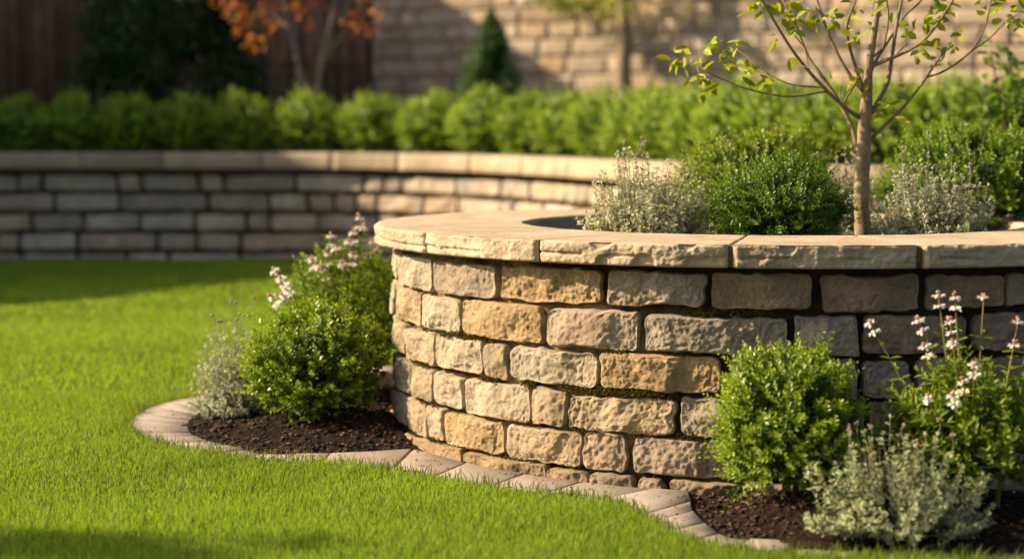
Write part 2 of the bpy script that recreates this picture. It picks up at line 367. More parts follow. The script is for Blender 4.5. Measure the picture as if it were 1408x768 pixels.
# moss along some joints
mb = MB(); rng = np.random.default_rng(5)
for (xa, xb, yy, z, n, w) in [(575, 700, 465, .451, 650, .012), (560, 640, 512, .300, 320, .010), (640, 780, 524, .302, 900, .013), (775, 960, 545, .301, 900, .012), (800, 940, 486, .451, 450, .011),
                              (870, 1060, 432, .602, 420, .012), (556, 640, 580, .151, 250, .009), (640, 900, 598, .151, 380, .009), (556, 600, 612, .008, 300, .012), (600, 900, 640, .007, 450, .010), (920, 1010, 600, .152, 240, .014), (610, 690, 462, .451, 350, .012)]:
    a0, a1 = ang(xa, yy), ang(xb, yy)
    n = int(n * 4); t = rng.beta(1.3, 1.3, n); a = a0 + (a1 - a0) * t; cl = vn(np.stack([a * 17, 0 * a + z * 50, 0 * a], 1)) > -.28 + .35 * rng.random(n)
    a = a[cl]; r = RW - .040 + rng.random(len(a)) * .030; zz = z + rng.normal(0, w * .62, len(a)) - .012 * (r - RW + .01) / .02
    for aa, r_, z_ in zip(a, r, zz):
        s = rng.uniform(.0011, .0027); p = cyl(np.array([aa]), r_, z_)[0]
        cc = np.array([.095, .08, .016]) * rng.uniform(.5, 1.25) * np.array([rng.uniform(.85, 1.3), 1, 1])
        blob(mb, p, (s * 1.3, s * 1.3, s), rng, 6, 4, .35, cc)
mb.build('moss', M_MOSS, planter)

# ------------------------------------------------------------------ ground: lawn, grass, bed, edging
SEC = [((300, 552), (285, 541)), ((282, 563), (235, 551)), ((265, 573), (200, 562)), ((259, 583), (177, 580)), ((262, 592), (183, 594)), ((278, 602), (211, 606)), ((315, 612), (258, 617)),
       ((342, 618), (303, 623)), ((369, 624), (347, 629)), ((416, 623), (400, 633)), ((490, 621), (480, 637)), ((550, 618), (545, 645)), ((591, 630), (572, 649)), ((635, 639), (605, 654)), ((683, 647), (650, 661)),
       ((751, 656), (712, 670)), ((830, 664), (782, 679)), ((918, 671), (842, 687)), ((944, 677), (866, 696)), ((952, 699), (896, 714)), ((973, 719), (924, 731)), ((1000, 736), (966, 748)), ((1055, 740), (1042, 757)),
       ((1135, 743), (1130, 760)), ((1218, 746), (1218, 763)), ((1297, 748), (1300, 764)), ((1408, 749), (1415, 765))]
ZP = -.030
inner = np.array([on_z(*a, ZP)[:2] for a, b in SEC]); outer = np.array([on_z(*b, ZP)[:2] for a, b in SEC])
for k in range(len(inner)):                                        # the strip runs tight along the foot of the planter
    dxy = inner[k] - (CX, CY); rk = np.hypot(*dxy)
    if rk < RW + .16 and 11 <= k <= 18: inner[k] = np.array([CX, CY]) + dxy / rk * (RW + .016)
pre_i = np.array([[-.62, 9.35], [-1.0, 9.0], [-1.28, 8.55]]); pre_o = np.array([[-.66, 9.6], [-1.18, 9.22], [-1.50, 8.72]])
post_i = np.array([[2.3, 5.3], [3.2, 5.5], [4.0, 6.2]]); post_o = np.array([[2.3, 5.08], [3.3, 5.28], [4.2, 6.05]])
inner = np.concatenate([pre_i, inner, post_i]); outer = np.concatenate([pre_o, outer, post_o])
def in_poly(x, y, poly):
    r = np.zeros(len(x), bool); n = len(poly); j = n - 1
    for i in range(n):
        xi, yi = poly[i]; xj, yj = poly[j]
        with np.errstate(divide='ignore', invalid='ignore'):
            c = ((yi > y) != (yj > y)) & (x < (xj - xi) * (y - yi) / (yj - yi + 1e-12) + xi)
        r ^= c; j = i
    return r
close = np.array([[4.3, 9.6], [1.1, 9.9]])
OUT_POLY = np.concatenate([outer, close]); MID_POLY = np.concatenate([(inner + outer) / 2, close])
def lawn_h(x, y):
    p = np.stack([x * .55, y * .55, 0 * x], 1)
    return .008 * vn(p + 4) + .006 * vn(p * 2.3 + 9) + .003 * vn(p * 6) - .038 + .038 * np.clip((y - 8.5) / 6, 0, 1)
def axis(lo, hi, far, step):
    m = np.arange(lo, hi + 1e-6, step); g = np.array([1.5, 4, 10, 25, 60, far])
    return np.concatenate([(lo - g)[::-1], m, hi + g])
xs, ys = axis(-8, 6, 140, .05), axis(2, 18, 140, .05)
X, Y = np.meshgrid(xs, ys, indexing='ij'); X, Y = X.ravel(), Y.ravel()
mb = MB(); c = np.array([.05, .075, .015]) * (1 + .3 * fbm(np.stack([X, Y, 0 * X], 1) * 1.1, 3)[:, None])
sunk = in_poly(X, Y, OUT_POLY) * .12
mb.add(np.stack([X, Y, lawn_h(X, Y) - sunk], 1), grid_faces(len(xs), len(ys)), None, np.clip(c, .005, 1))
tag(mb.build('lawn_ground', M_LAWN, None, True), 'green lawn ground sweeping round the planter', 'lawn', kind='structure')

# grass blades, one mass
RWALL_Y = 17.7
rng = np.random.default_rng(3); mb = MB()
def blades(x0, x1, y0, y1, dens, hgt, wid):
    n = int((x1 - x0) * (y1 - y0) * dens); x = rng.uniform(x0, x1, n); y = rng.uniform(y0, y1, n)
    k = (np.abs(x) < .33 * y + .9) & ~in_poly(x, y, OUT_POLY) & (y < RWALL_Y - .1) & ~((x > .2) & (y > 9.3) & (x > .2 + (12 - y) * .2))
    k &= np.hypot(x - CX, y - CY) > RW + .2
    x, y = x[k], y[k]; n = len(x)
    h = hgt * rng.uniform(.55, 1.2, n) * (1 + .25 * vn(np.stack([x * 3, y * 3, 0 * x], 1))); w = wid * rng.uniform(.7, 1.3, n)
    th = rng.uniform(0, 6.283, n); ln = rng.uniform(.05, .6, n) * h; fa = rng.uniform(0, 6.283, n)
    b = np.stack([x, y, lawn_h(x, y) - .003], 1)
    d = np.stack([np.cos(th), np.sin(th), 0 * th], 1); s = np.stack([np.cos(fa), np.sin(fa), 0 * fa], 1) * w[:, None] * .5
    up = np.array([0, 0, 1.0])
    m = b + up * (h * .55)[:, None] + d * (ln * .35)[:, None]; t = b + up * (h * (1 - .15 * ln / h))[:, None] + d * ln[:, None]
    v = np.stack([b - s, b + s, m + s * .85, m - s * .85, t], 1).reshape(-1, 3); i = np.arange(n)[:, None] * 5
    tone = rng.uniform(.75, 1.2, n)[:, None]; yel = rng.random(n)[:, None] ** 2
    patch = .5 + .5 * vn(np.stack([x * .9, y * .9, 0 * x], 1) + 3)[:, None]
    c = (np.array([.222, .342, .03]) * (1 - yel * .45) + np.array([.35, .38, .045]) * yel * .5) * tone * (.78 + .40 * patch)
    dead = (rng.random(n) < .02)[:, None]; c = np.where(dead, np.array([.32, .26, .11]), c)
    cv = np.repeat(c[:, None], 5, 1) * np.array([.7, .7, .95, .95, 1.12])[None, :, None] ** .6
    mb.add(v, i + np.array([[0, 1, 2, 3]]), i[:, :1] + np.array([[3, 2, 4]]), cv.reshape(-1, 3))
blades(-3.3, 3.6, 4.2, 6.0, 21000, .034, .0027)
blades(-3.4, 1.4, 6.0, 8.6, 17000, .031, .0029)
blades(-4.8, .6, 8.6, 12.0, 5200, .040, .0055)
blades(-6.6, 1.6, 12.0, 17.7, 2400, .045, .009)
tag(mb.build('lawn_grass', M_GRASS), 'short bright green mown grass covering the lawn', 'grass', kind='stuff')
# taller ragged blades along the edging
mb = MB()
seg = np.diff(outer, axis=0); L = np.linalg.norm(seg, axis=1)
n = 2600; pick = rng.choice(len(L), n, p=L / L.sum()); t = rng.random(n)[:, None]
nr = np.stack([seg[pick][:, 1], -seg[pick][:, 0]], 1) / L[pick][:, None]
if in_poly(*(outer[8] + .05 * (np.array([seg[8][1], -seg[8][0]]) / L[8]))[:, None], OUT_POLY)[0]: nr = -nr
p = outer[pick] + seg[pick] * t + nr * rng.uniform(-.012, .035, n)[:, None]
h = rng.uniform(.03, .062, n); th = rng.uniform(0, 6.283, n); s = np.stack([np.cos(th), np.sin(th), 0 * th], 1) * .0016
b = np.concatenate([p, lawn_h(p[:, 0], p[:, 1])[:, None]], 1); ln = rng.normal(0, .35, (n, 2)) * h[:, None]
tp = b + np.concatenate([ln, h[:, None]], 1); m = b + np.concatenate([ln * .3, h[:, None] * .55], 1)
i = np.arange(n)[:, None] * 5; c = np.array([.15, .20, .025]) * rng.uniform(.7, 1.25, n)[:, None]
mb.add(np.stack([b - s, b + s, m + s, m - s, tp], 1).reshape(-1, 3), i + np.array([[0, 1, 2, 3]]), i + np.array([[3, 2, 4]]), np.repeat(c, 5, 0))
tag(mb.build('edge_grass', M_GRASS), 'longer ragged grass blades along the brick edging', 'grass', kind='stuff')

# mulch bed
SHR = [(-.86, 7.5, .085, .36), (-1.22, 7.72, .03, .2), (1.05, 5.72, .095, .27), (1.2, 5.42, .05, .25), (1.6, 5.7, .09, .35), (-.5, 7.35, .05, .3), (-.75, 8.3, .085, .4)]
def bed_h(x, y):
    z = np.full(len(x), -.05)
    for sx, sy, hh, rr in SHR: z += hh * np.exp(-((x - sx) ** 2 + (y - sy) ** 2) / rr ** 2)
    q = np.stack([x, y, 0 * x], 1)
    return z + .008 * fbm(q * 9, 3) + .006 * fbm(q * 45, 3)
xs = np.arange(-1.75, 4.2, .011); ys = np.arange(4.95, 9.75, .011)
X, Y = np.meshgrid(xs, ys, indexing='ij'); sh = X.shape; X, Y = X.ravel(), Y.ravel()
ok = in_poly(X, Y, MID_POLY) & (np.hypot(X - CX, Y - CY) > RW - .1)
f = grid_faces(*sh); f = f[ok[f].all(1)]; used, inv = np.unique(f, return_inverse=True)
mb = MB(); x, y = X[used], Y[used]; q = np.stack([x, y, 0 * x], 1)
mb.add(np.stack([x, y, bed_h(x, y)], 1), inv.reshape(-1, 4), None, np.array([.030, .017, .010]) * (1 + .5 * fbm(q * 30, 2)[:, None]).clip(.3, 2))
tag(mb.build('mulch_bed', M_SOIL, None, True), 'dark brown mulch bed between edging and planter', 'mulch bed', kind='structure')
rng = np.random.default_rng(8)
def chips(mb, x, y, z, smin=.004, smax=.014):
    for a, b, c in zip(x, y, z):
        s = smin + (smax - smin) * rng.random() ** 2.2; k = .5 + 2.2 * rng.random() ** 2.2
        e = np.array([[1, 0, 0], [-1, 0, 0], [0, 1, 0], [0, -1, 0], [0, 0, 1], [0, 0, -1]]) * np.array([s * 1.5, s * .8, s * .45]) * rng.uniform(.7, 1.3, (6, 3))
        t1, t2 = rng.uniform(0, 6.28), rng.uniform(-.7, .7)
        rz = np.array([[math.cos(t1), -math.sin(t1), 0], [math.sin(t1), math.cos(t1), 0], [0, 0, 1]]); rx = np.array([[1, 0, 0], [0, math.cos(t2), -math.sin(t2)], [0, math.sin(t2), math.cos(t2)]])
        v = e @ rx.T @ rz.T + (a, b, c + s * .3)
        mb.add(v, None, [(0, 2, 4), (2, 1, 4), (1, 3, 4), (3, 0, 4), (2, 0, 5), (1, 2, 5), (3, 1, 5), (0, 3, 5)], np.array([.048, .027, .016]) * k * np.array([1, rng.uniform(.9, 1.05), 1]))
mb = MB(); n = 30000; x, y = rng.uniform(-1.7, 2.4, n), rng.uniform(5.0, 8.6, n)
k = in_poly(x, y, np.concatenate([inner, close])) & (np.hypot(x - CX, y - CY) > RW + .01); x, y = x[k], y[k]
chips(mb, x, y, bed_h(x, y))
n = 260; k = rng.integers(4, len(inner) - 4, n); t = rng.random(n)[:, None] ** 1.8 * .7; u = rng.random(n)[:, None]
p = (inner[k] * u + inner[k + 1] * (1 - u)) * (1 - t) + (outer[k] * u + outer[k + 1] * (1 - u)) * t
chips(mb, p[:, 0], p[:, 1], np.full(n, ZP), .002, .006)
tag(mb.build('mulch_chips', M_CHIP), 'loose dark bark chips and crumbs lying over the bed', 'mulch', kind='stuff')

# brick edging, one thing, each paver a part
edging = empty('brick_edging', (0, 6.5, 0), 'curving strip of flat pinkish grey pavers edging the lawn', 'edging')
mi, mo = smooth_path(inner, 600), smooth_path(outer, 600); cl = (mi + mo) / 2
cum = np.concatenate([[0], np.cumsum(np.linalg.norm(np.diff(cl, axis=0), axis=1))])
tot = cum[-1]; s = 0; rng = np.random.default_rng(21)
def at_s(a, s): return np.array([np.interp(s, cum, a[:, 0]), np.interp(s, cum, a[:, 1])])
while s < tot - .1:
    c0 = at_s(cl, s); w = rng.choice([.25, .28, .30]) if (c0[1] < 7 and -.75 < c0[0] < .45) else rng.choice([.145, .15, .155]); e = min(s + w, tot); g = .0022
    n = 5; ss = np.array([s + g, s + g + .006, (s + e) / 2, e - g - .006, e - g]); tilt = rng.normal(0, .0012, 3); tilt[0] -= .012 * (c0[0] > .75 and c0[1] < 5.5)
    mb = MB(); prof = [(0.0, -.06), (0.0, -.006), (.025, 0), (.975, 0), (1.0, -.006), (1.0, -.06)]
    V = []
    for k, q in enumerate(ss):
        I, O = at_s(mi, q), at_s(mo, q); drop = -.0035 if k in (0, n - 1) else 0
        for t, dz in prof:
            p = O + (I - O) * t; V.append((p[0], p[1], ZP + (dz if dz < -.01 else dz + drop * (1 if dz == 0 else .6)) + tilt[0] + tilt[1] * (t - .5) * 2 + tilt[2] * (k - 2)))
    ii = np.arange(n - 1)[:, None] * 6; j = np.arange(5)[None]
    fa = np.stack([ii + j, ii + 6 + j, ii + 7 + j, ii + 1 + j], -1).reshape(-1, 4)
    caps = [(0, 1, 4, 5), (1, 2, 3, 4), ((n - 1) * 6 + 5, (n - 1) * 6 + 4, (n - 1) * 6 + 1, (n - 1) * 6), ((n - 1) * 6 + 4, (n - 1) * 6 + 3, (n - 1) * 6 + 2, (n - 1) * 6 + 1)]
    c = np.array([.335, .275, .23]) * rng.uniform(.82, 1.12) * np.array([rng.uniform(.97, 1.04), 1, rng.uniform(.95, 1.04)])
    mb.add(np.array(V), np.concatenate([fa, caps]), None, c); mb.build('paver', M_PAVER, edging)
    s = e

# ------------------------------------------------------------------ retaining wall behind, raised bed
wp = np.array([[-14, 17.7], [-9, 17.7], [-5, 17.7], [-3.2, 17.7], [-2.2, 17.66], [-1.3, 17.3], [-.4, 16.5], [.3, 15.3], [.85, 14.0], [1.5, 12.9], [2.5, 12.1], [3.8, 11.7], [6, 11.5], [10, 11.4]])
PW = smooth_path(wp, 900); pc = np.concatenate([[0], np.cumsum(np.linalg.norm(np.diff(PW, axis=0), axis=1))])
tg = nrm(np.gradient(PW, axis=0)); NW = np.stack([tg[:, 1], -tg[:, 0]], 1)
HT = lambda y: np.interp(y, [11.4, 14, 17.7], [1.03, 1.052, 1.092])
def wmap(s, z, h):
    x, y = np.interp(s, pc, PW[:, 0]), np.interp(s, pc, PW[:, 1]); nx, ny = np.interp(s, pc, NW[:, 0]), np.interp(s, pc, NW[:, 1])
    k = HT(y) / 1.092
    return np.stack([x + nx * (h - .04), y + ny * (h - .04), z * k], -1)
rwall = empty('retaining_wall', (-3, 17.7, 0), 'low curving beige block retaining wall with pale coping in the background', 'wall')
rng = np.random.default_rng(31); mb = MB()
FP = [(.42, .345, .255), (.48, .41, .315), (.44, .34, .24), (.38, .32, .255), (.50, .40, .285)]
zc = [-.1, .035, .215, .425, .635, .83]
ztop = [.03, .205, .410, .620, .815, .885]
zc = [-.09, .106, .306, .506, .706]; ztop = [.066, .267, .466, .667, .866]
for r in range(5):
    s = rng.uniform(0, .4)
    while s < pc[-1] - .7:
        w = rng.choice([.22, .38, .50, .62, .80]) * rng.uniform(.88, 1.12)
        stone(mb, wmap, s, s + w, zc[r], ztop[r], rng, P=.05, col=np.array(FP[rng.integers(5)]) * rng.uniform(.85, 1.15), res=.018, rc=.036, nfac=3, rough=1.0, skew=.012)
        s += w + rng.uniform(.026, .048)
mb.build('wall', M_FAR, rwall, True)
mb = MB(); sg = np.linspace(0, pc[-1], 300); Sg, Zg = np.meshgrid(sg, np.linspace(-.1, .935, 8), indexing='ij')
mb.add(wmap(Sg.ravel(), Zg.ravel(), .012), grid_faces(300, 8), None, (.085, .06, .04)); mb.build('joint_mortar', M_MORTAR, rwall)
s = .0
while s < pc[-1] - 1.0:
    w = rng.uniform(.75, 1.1); mb = MB(); ss = np.linspace(s + .006, s + w - .006, 14)
    pr = [(.085, .925), (.092, .95), (.090, 1.065), (.074, 1.092), (-.40, 1.092), (-.42, .925)]
    V = np.stack([wmap(ss, z, h + .04 + .006 * vn(np.stack([ss * 9, 0 * ss + z * 30, 0 * ss], 1))) for h, z in pr], 1)
    i = np.arange(13)[:, None] * 6; j = np.arange(6)[None]; k = (np.arange(6) + 1)[None] % 6
    mb.add(V.reshape(-1, 3), np.concatenate([np.stack([i + j, i + 6 + j, i + 6 + k, i + k], -1).reshape(-1, 4), [(0, 1, 4, 5), (1, 2, 3, 4), (83, 82, 79, 78), (82, 81, 80, 79)]]), None, np.array([.43, .335, .23]) * rng.uniform(.82, 1.08))
    mb.build('coping_slab', M_FAR, rwall); s += w
mb = MB(); back = PW - NW * .3; n = len(back)
V = np.concatenate([np.column_stack([back, HT(back[:, 1]) - .06]), np.column_stack([back[:, 0] * 1.0, np.full(n, 60.0), np.full(n, 1.0)])])
V = np.concatenate([V[:n], np.column_stack([back[:, 0], np.full(n, 22.0), np.full(n, 1.05)]), np.column_stack([back[:, 0] * 3, np.full(n, 60.0), np.full(n, 1.05)])])
i = np.arange(n - 1); mb.add(V, np.concatenate([np.stack([i, i + 1, i + n + 1, i + n], 1), np.stack([i, i + 1, i + n + 1, i + n], 1) + n]), None, (.03, .02, .012))
tag(mb.build('terrace_soil', M_SOIL), 'raised soil terrace behind the low wall', 'soil', kind='structure')

# ------------------------------------------------------------------ plants
def dirs(rng, n): return nrm(rng.normal(size=(n, 3)))
def sprigs(mb, base, d, length, nodes, L, Wd, rng, c0, c1, ang_=.8, fold=.25, var=.25, lmb=None, srad=.0009, broad=.6, whorl=2):
    """leafy shoots: base (n,3), d (n,3), opposite leaf pairs along each"""
    n = len(base); d = nrm(d); ref = dirs(rng, n); a = nrm(np.cross(d, ref)); b = np.cross(d, a)
    tone = rng.uniform(1 - var, 1 + var, (n, 1))
    for k in range(nodes):
        t = (k + .6) / nodes; p = base + d * (length * t)[:, None]
        sc = (1.05 - .55 * t ** 2) * rng.uniform(.75, 1.15, n)
        for w in range(whorl):
            ph = k * (math.pi / 2 if whorl == 2 else 1.1) + w * 2 * math.pi / whorl + rng.normal(0, .25, n)
            rad = a * np.cos(ph)[:, None] + b * np.sin(ph)[:, None]
            op = ang_ * (1.1 - .5 * t) * rng.uniform(.75, 1.25, n)
            ld = d * np.cos(op)[:, None] + rad * np.sin(op)[:, None]; nn = d * np.sin(op)[:, None] - rad * np.cos(op)[:, None]
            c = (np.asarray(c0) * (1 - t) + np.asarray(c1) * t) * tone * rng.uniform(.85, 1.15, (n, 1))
            leaves(mb, p, ld, nn + .25 * dirs(rng, n), L * sc, Wd * sc, c, fold, .12, broad)
    if lmb is not None:
        for q in range(n): tube(lmb, [base[q], base[q] + d[q] * length[q] * .95], [srad * 1.3, srad * .6], 4, (.12, .12, .03), False)
def shell(rng, n, rx, ry, rz, zc, lo, hi, lump=.16, seed=0, flat=.25):
    d = dirs(rng, n); d[:, 2] = np.where(d[:, 2] < -.88, -d[:, 2], d[:, 2])
    k = 1 + lump * vn(d * 2.2 + seed * 7.1) + lump * .5 * vn(d * 5 + seed * 3.3)
    r = rng.uniform(lo, hi, n) * k; p = d * r[:, None] * np.array([rx, ry, rz]); p[:, 2] += zc
    return p, d
def box_shrub(name, loc, rx, ry, h, label, n=1300, L=.023, seed=1, c0=(.045, .085, .008), c1=(.16, .20, .018), group=None, cat='shrub', nodes=7, spr=.085, fill=2500, stems=10, lump=.24, M=None, clip=None):
    rng = np.random.default_rng(seed); x, y, z = loc; o = empty(name, loc, label, cat, group); rz = h * .52; zc = h * .47
    mb = MB(); sm = MB(); L0 = np.array(loc)
    p, d = shell(rng, n, rx, ry, rz, zc, .55, .92, lump, seed); keep = (p[:, 2] > .02) & (vn(d * 4.6 + seed * 1.7) + .35 * vn(d * 11 + seed) > -.30 + .25 * rng.random(n)); p, d = p[keep], d[keep]; n = len(p)
    dv = d * np.array([.9, .9, .6]) + np.array([0, 0, .55]) + .35 * rng.normal(size=(n, 3))
    ln = spr * rng.uniform(.6, 1.25, n) * np.where(rng.random(n) < .12, 1.55, 1)
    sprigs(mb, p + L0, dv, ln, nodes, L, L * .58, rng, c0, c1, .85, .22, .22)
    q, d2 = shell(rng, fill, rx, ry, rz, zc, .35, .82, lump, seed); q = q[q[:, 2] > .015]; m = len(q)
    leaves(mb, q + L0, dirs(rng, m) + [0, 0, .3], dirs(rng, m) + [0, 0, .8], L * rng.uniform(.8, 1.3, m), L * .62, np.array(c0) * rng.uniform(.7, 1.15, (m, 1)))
    mb.build('foliage', M or M_BOX, o)
    for k in range(stems):
        a = rng.uniform(0, 6.28); e = np.array([math.cos(a) * rx * .55, math.sin(a) * ry * .55, h * rng.uniform(.5, .75)])
        tube(sm, smooth_path([L0 + e * [.12, .12, 0] + [0, 0, -.02], L0 + e * [.4, .4, .45], L0 + e], 6), np.linspace(.006, .002, 6) * max(1, h / .6), 5, (.09, .065, .035))
    sm.build('stem', M_BARK, o)
    return o
def silver_shrub(name, loc, rx, ry, h, label, n=170, L=.019, seed=1, c0=(.20, .23, .125), c1=(.48, .48, .33), heads=10, hcol=(.42, .36, .28), cat='shrub', spike=.09, per=26, pinch=.5, group=None):
    rng = np.random.default_rng(seed); L0 = np.array(loc); o = empty(name, loc, label, cat, group); mb, sm = MB(), MB()
    tips = []
    for k in range(n):
        el = math.acos(rng.uniform(0.02, 1)) ; a = rng.uniform(0, 6.283)
        lump = 1 + .16 * float(vn(np.array([[math.cos(a) * 2 + seed, math.sin(a) * 2, el * 2]]))[0])
        rr = rng.uniform(.62, 1.16) * lump; e = np.array([math.sin(el) * math.cos(a) * rx, math.sin(el) * math.sin(a) * ry, max(.12, math.cos(el)) * h]) * rr
        b = e * [pinch * .4, pinch * .4, 0] + [0, 0, -.01]; mid = e * [.75, .75, .42] + rng.normal(0, .012, 3)
        pts = smooth_path([b, mid, e], 9) + L0; tube(sm, pts, np.linspace(.0022, .0009, 9), 4, (.20, .20, .13), False); tips.append((e + L0, nrm(e - mid)))
        t = rng.uniform(.18, 1, per) ** .7; seg_ = np.array([[np.interp(q, np.linspace(0, 1, 9), pts[:, i]) for i in range(3)] for q in t])
        ax = np.tile(nrm(pts[-1] - pts[3]), (per, 1)); rd = nrm(np.cross(ax, dirs(rng, per)))
        dv = rd + ax * .55; c = (np.array(c0) * (1 - t[:, None]) + np.array(c1) * t[:, None]) * rng.uniform(.75, 1.2, (per, 1))
        leaves(mb, seg_, dv, ax + .5 * dirs(rng, per), L * rng.uniform(.7, 1.25, per), L * .42, c, .2, .1, .6)
        leaves(mb, np.tile(pts[-1], (6, 1)), ax[:6] + .7 * dirs(rng, 6), dirs(rng, 6), L * .8, L * .35, np.array(c1) * rng.uniform(.9, 1.2, (6, 1)), .2, .1, .6)
    mb.build('foliage', M_SILVER, o); 
    order = sorted(tips, key=lambda q: -q[0][2] - .6 * h * rng.random()); ids = [order[int(i)] for i in np.linspace(0, min(len(order) - 1, heads * 2), heads)]
    for (p, dd) in ids:
        top = p + np.array([dd[0] * .3, dd[1] * .3, 1]) * spike * rng.uniform(.4, 1.1)
        tube(sm, smooth_path([p, (p + top) / 2 + rng.normal(0, .004, 3), top], 6), .0011, 4, (.24, .24, .15), False)
        fb = MB()
        for q in range(7): blob(fb, top + rng.normal(0, .0035, 3), .0045 * rng.uniform(.7, 1.1), rng, 6, 4, .3, np.array(hcol) * rng.uniform(.8, 1.2))
        fb.build('flower_head', M_PETAL, o)
    sm.build('stem', M_STEM, o)
    return o
def flower_plant(name, loc, stems, label, seed, L=.055, heads_col=((.85, .80, .76), (.52, .33, .27)), leafc=((.08, .14, .012), (.21, .27, .022)), bushy=0, bush=(.2, .2, .3), cat='flowering plant', hs=1.0, heads2=0):
    """stems: list of ((tip x, y, z), lean) in world; whorls of pale petals under a dusky bud at each tip"""
    rng = np.random.default_rng(seed); L0 = np.array(loc); o = empty(name, loc, label, cat); mb, sm = MB(), MB()
    for tip in stems:
        tip = np.array(tip); b = L0 + (tip - L0) * [.25, .25, 0] + [rng.normal(0, .02), rng.normal(0, .02), 0]
        mid = b + (tip - b) * [.45, .45, .55] + rng.normal(0, .008, 3); pts = smooth_path([b, mid, tip], 14)
        tube(sm, pts, np.linspace(.0032, .0016, 14), 5, (.22, .20, .05), False)
        H = np.linalg.norm(tip - b); nn = max(4, int(H / .055))
        for k in range(nn):
            t = .15 + .72 * (k + rng.uniform(0, .5)) / nn; p = np.array([np.interp(t, np.linspace(0, 1, 14), pts[:, i]) for i in range(3)])
            a = k * 1.57 + rng.uniform(-.4, .4); m = 2 if rng.random() < .8 else 3
            for w in range(m):
                aa = a + w * 2 * math.pi / m; dv = np.array([[math.cos(aa), math.sin(aa), rng.uniform(.0, .7)]])
                leaves(mb, p[None], dv, np.array([[0, 0, 1.0]]) + .2 * dirs(rng, 1), L * (1.15 - .7 * t) * rng.uniform(.8, 1.2), L * .36 * (1.1 - .5 * t), (np.array(leafc[0]) * (1 - t) + np.array(leafc[1]) * t) * rng.uniform(.8, 1.2), .25, .25, .5)
        fb = MB(); ax = nrm(pts[-1] - pts[-3]); u = nrm(np.cross(ax, [0.2, 1, .1])); vv = np.cross(ax, u)
        tube(fb, [tip - ax * .05 * hs, tip], .0016, 5, (.25, .22, .08))
        lv = 1 if rng.random() < .4 else 2
        for lev in range(lv):
            c0 = tip - ax * (.012 + .03 * lev) * hs; m = rng.integers(5, 8)
            for w in range(m):
                aa = w * 6.283 / m + rng.uniform(-.3, .3); rd = u * math.cos(aa) + vv * math.sin(aa); q = c0 + rd * .004
                leaves(fb, np.tile(q, (2, 1)), np.array([rd + ax * rng.uniform(-.3, .3), rd + ax * .5]), np.tile(ax, (2, 1)) + .2 * dirs(rng, 2), rng.uniform(.014, .020) * hs, .011 * hs, np.array(heads_col[0]) * rng.uniform(.85, 1.15), .3, .2, .9)
                blob(fb, q + rd * .006, .0035 * hs, rng, 6, 4, .2, np.array(heads_col[0]) * .9)
        for q in range(4): blob(fb, tip + rng.normal(0, .0035 * hs, 3), .0052 * hs * rng.uniform(.7, 1.1), rng, 6, 5, .3, np.array(heads_col[1]) * rng.uniform(.8, 1.3))
        fb.build('flower_head', M_PETAL, o)
    if bushy:
        n = bushy; a = rng.uniform(0, 6.283, n); r = np.sqrt(rng.random(n)); e = np.stack([r * np.cos(a) * bush[0], r * np.sin(a) * bush[1], bush[2] * (.35 + .65 * np.sqrt(np.maximum(1 - r * r, 0))) * rng.uniform(.4, 1, n)], 1)
        sprigs(mb, L0 + e, np.stack([np.cos(a) * r, np.sin(a) * r, np.full(n, .9)], 1) + .3 * rng.normal(size=(n, 3)), rng.uniform(.06, .12, n), 5, L * .75, L * .3, rng, leafc[0], leafc[1], 1.0, .25, .25)
    mb.build('foliage', M_SOFT, o); sm.build('stem', M_STEM, o)
    return o
def sz(px, y): return px * y / F

# --- left bed
box_shrub('box_shrub', (-.845, 7.50, -.01), .30, .28, .50, 'rounded bright green box shrub in the mulch left of the planter', lump=.14, n=2100, seed=4, L=.026, c0=(.065, .13, .008), c1=(.28, .36, .022))
silver_shrub('silver_shrub', (-1.205, 7.72, -.01), .205, .20, .39, 'small grey leaved shrub with bead buds beside the leftmost rounded green shrub', n=330, seed=6, heads=12, spike=.10)
ft = [at_y(px, py - 12, y) for px, py, y in [(456, 333, 8.3), (495, 308, 8.4), (486, 328, 8.3), (480, 342, 8.2), (500, 322, 8.5), (428, 366, 8.1), (436, 372, 8.2), (376, 381, 8.1), (384, 392, 8.0), (393, 402, 8.1), (372, 418, 8.0), (450, 358, 8.3), (462, 350, 8.2), (470, 372, 8.1), (512, 342, 8.5), (445, 380, 8.2), (505, 362, 8.3), (520, 352, 8.4), (486, 360, 8.1), (388, 415, 8.0)]]
flower_plant('flowering_plant', (-.80, 8.32, .02), ft, 'bushy plant topped with many small white flowers behind the left green shrub', 9, L=.05, bushy=720, bush=(.33, .28, .66), hs=1.45)
# --- right bed
box_shrub('box_shrub', (at_y(1088, 600, 5.72)[0], 5.72, .04), .24, .225, .475, 'rounded bright green box shrub against the shaded right side of the planter', lump=.13, n=1900, seed=14, L=.0235, c0=(.065, .13, .008), c1=(.27, .35, .022))
silver_shrub('silver_shrub', (at_y(1238, 650, 5.36)[0], 5.36, .0), .27, .21, .285, 'silvery grey shrub in the mulch at the front right corner', n=300, seed=16, heads=11, spike=.07, L=.019, c0=(.17, .205, .095), c1=(.38, .405, .23), hcol=(.40, .30, .25))
ft = [at_y(px, py, y) for px, py, y in [(1194, 440, 5.62), (1261, 437, 5.60), (1290, 402, 5.70), (1313, 405, 5.60), (1306, 438, 5.66), (1353, 404, 5.66), (1401, 438, 5.60), (1310, 468, 5.5), (1340, 498, 5.45), (1270, 472, 5.56), (1324, 520, 5.5), (1395, 470, 5.5), (1275, 545, 5.45), (1425, 430, 5.7), (1440, 470, 5.5), (1310, 540, 5.4)]]
flower_plant('flowering_plant', (at_y(1345, 600, 5.62)[0], 5.64, .02), ft, 'tall leafy plant with white flower whorls at the right end of the front bed', 19, L=.065, bushy=380, bush=(.27, .19, .42), hs=1.1)

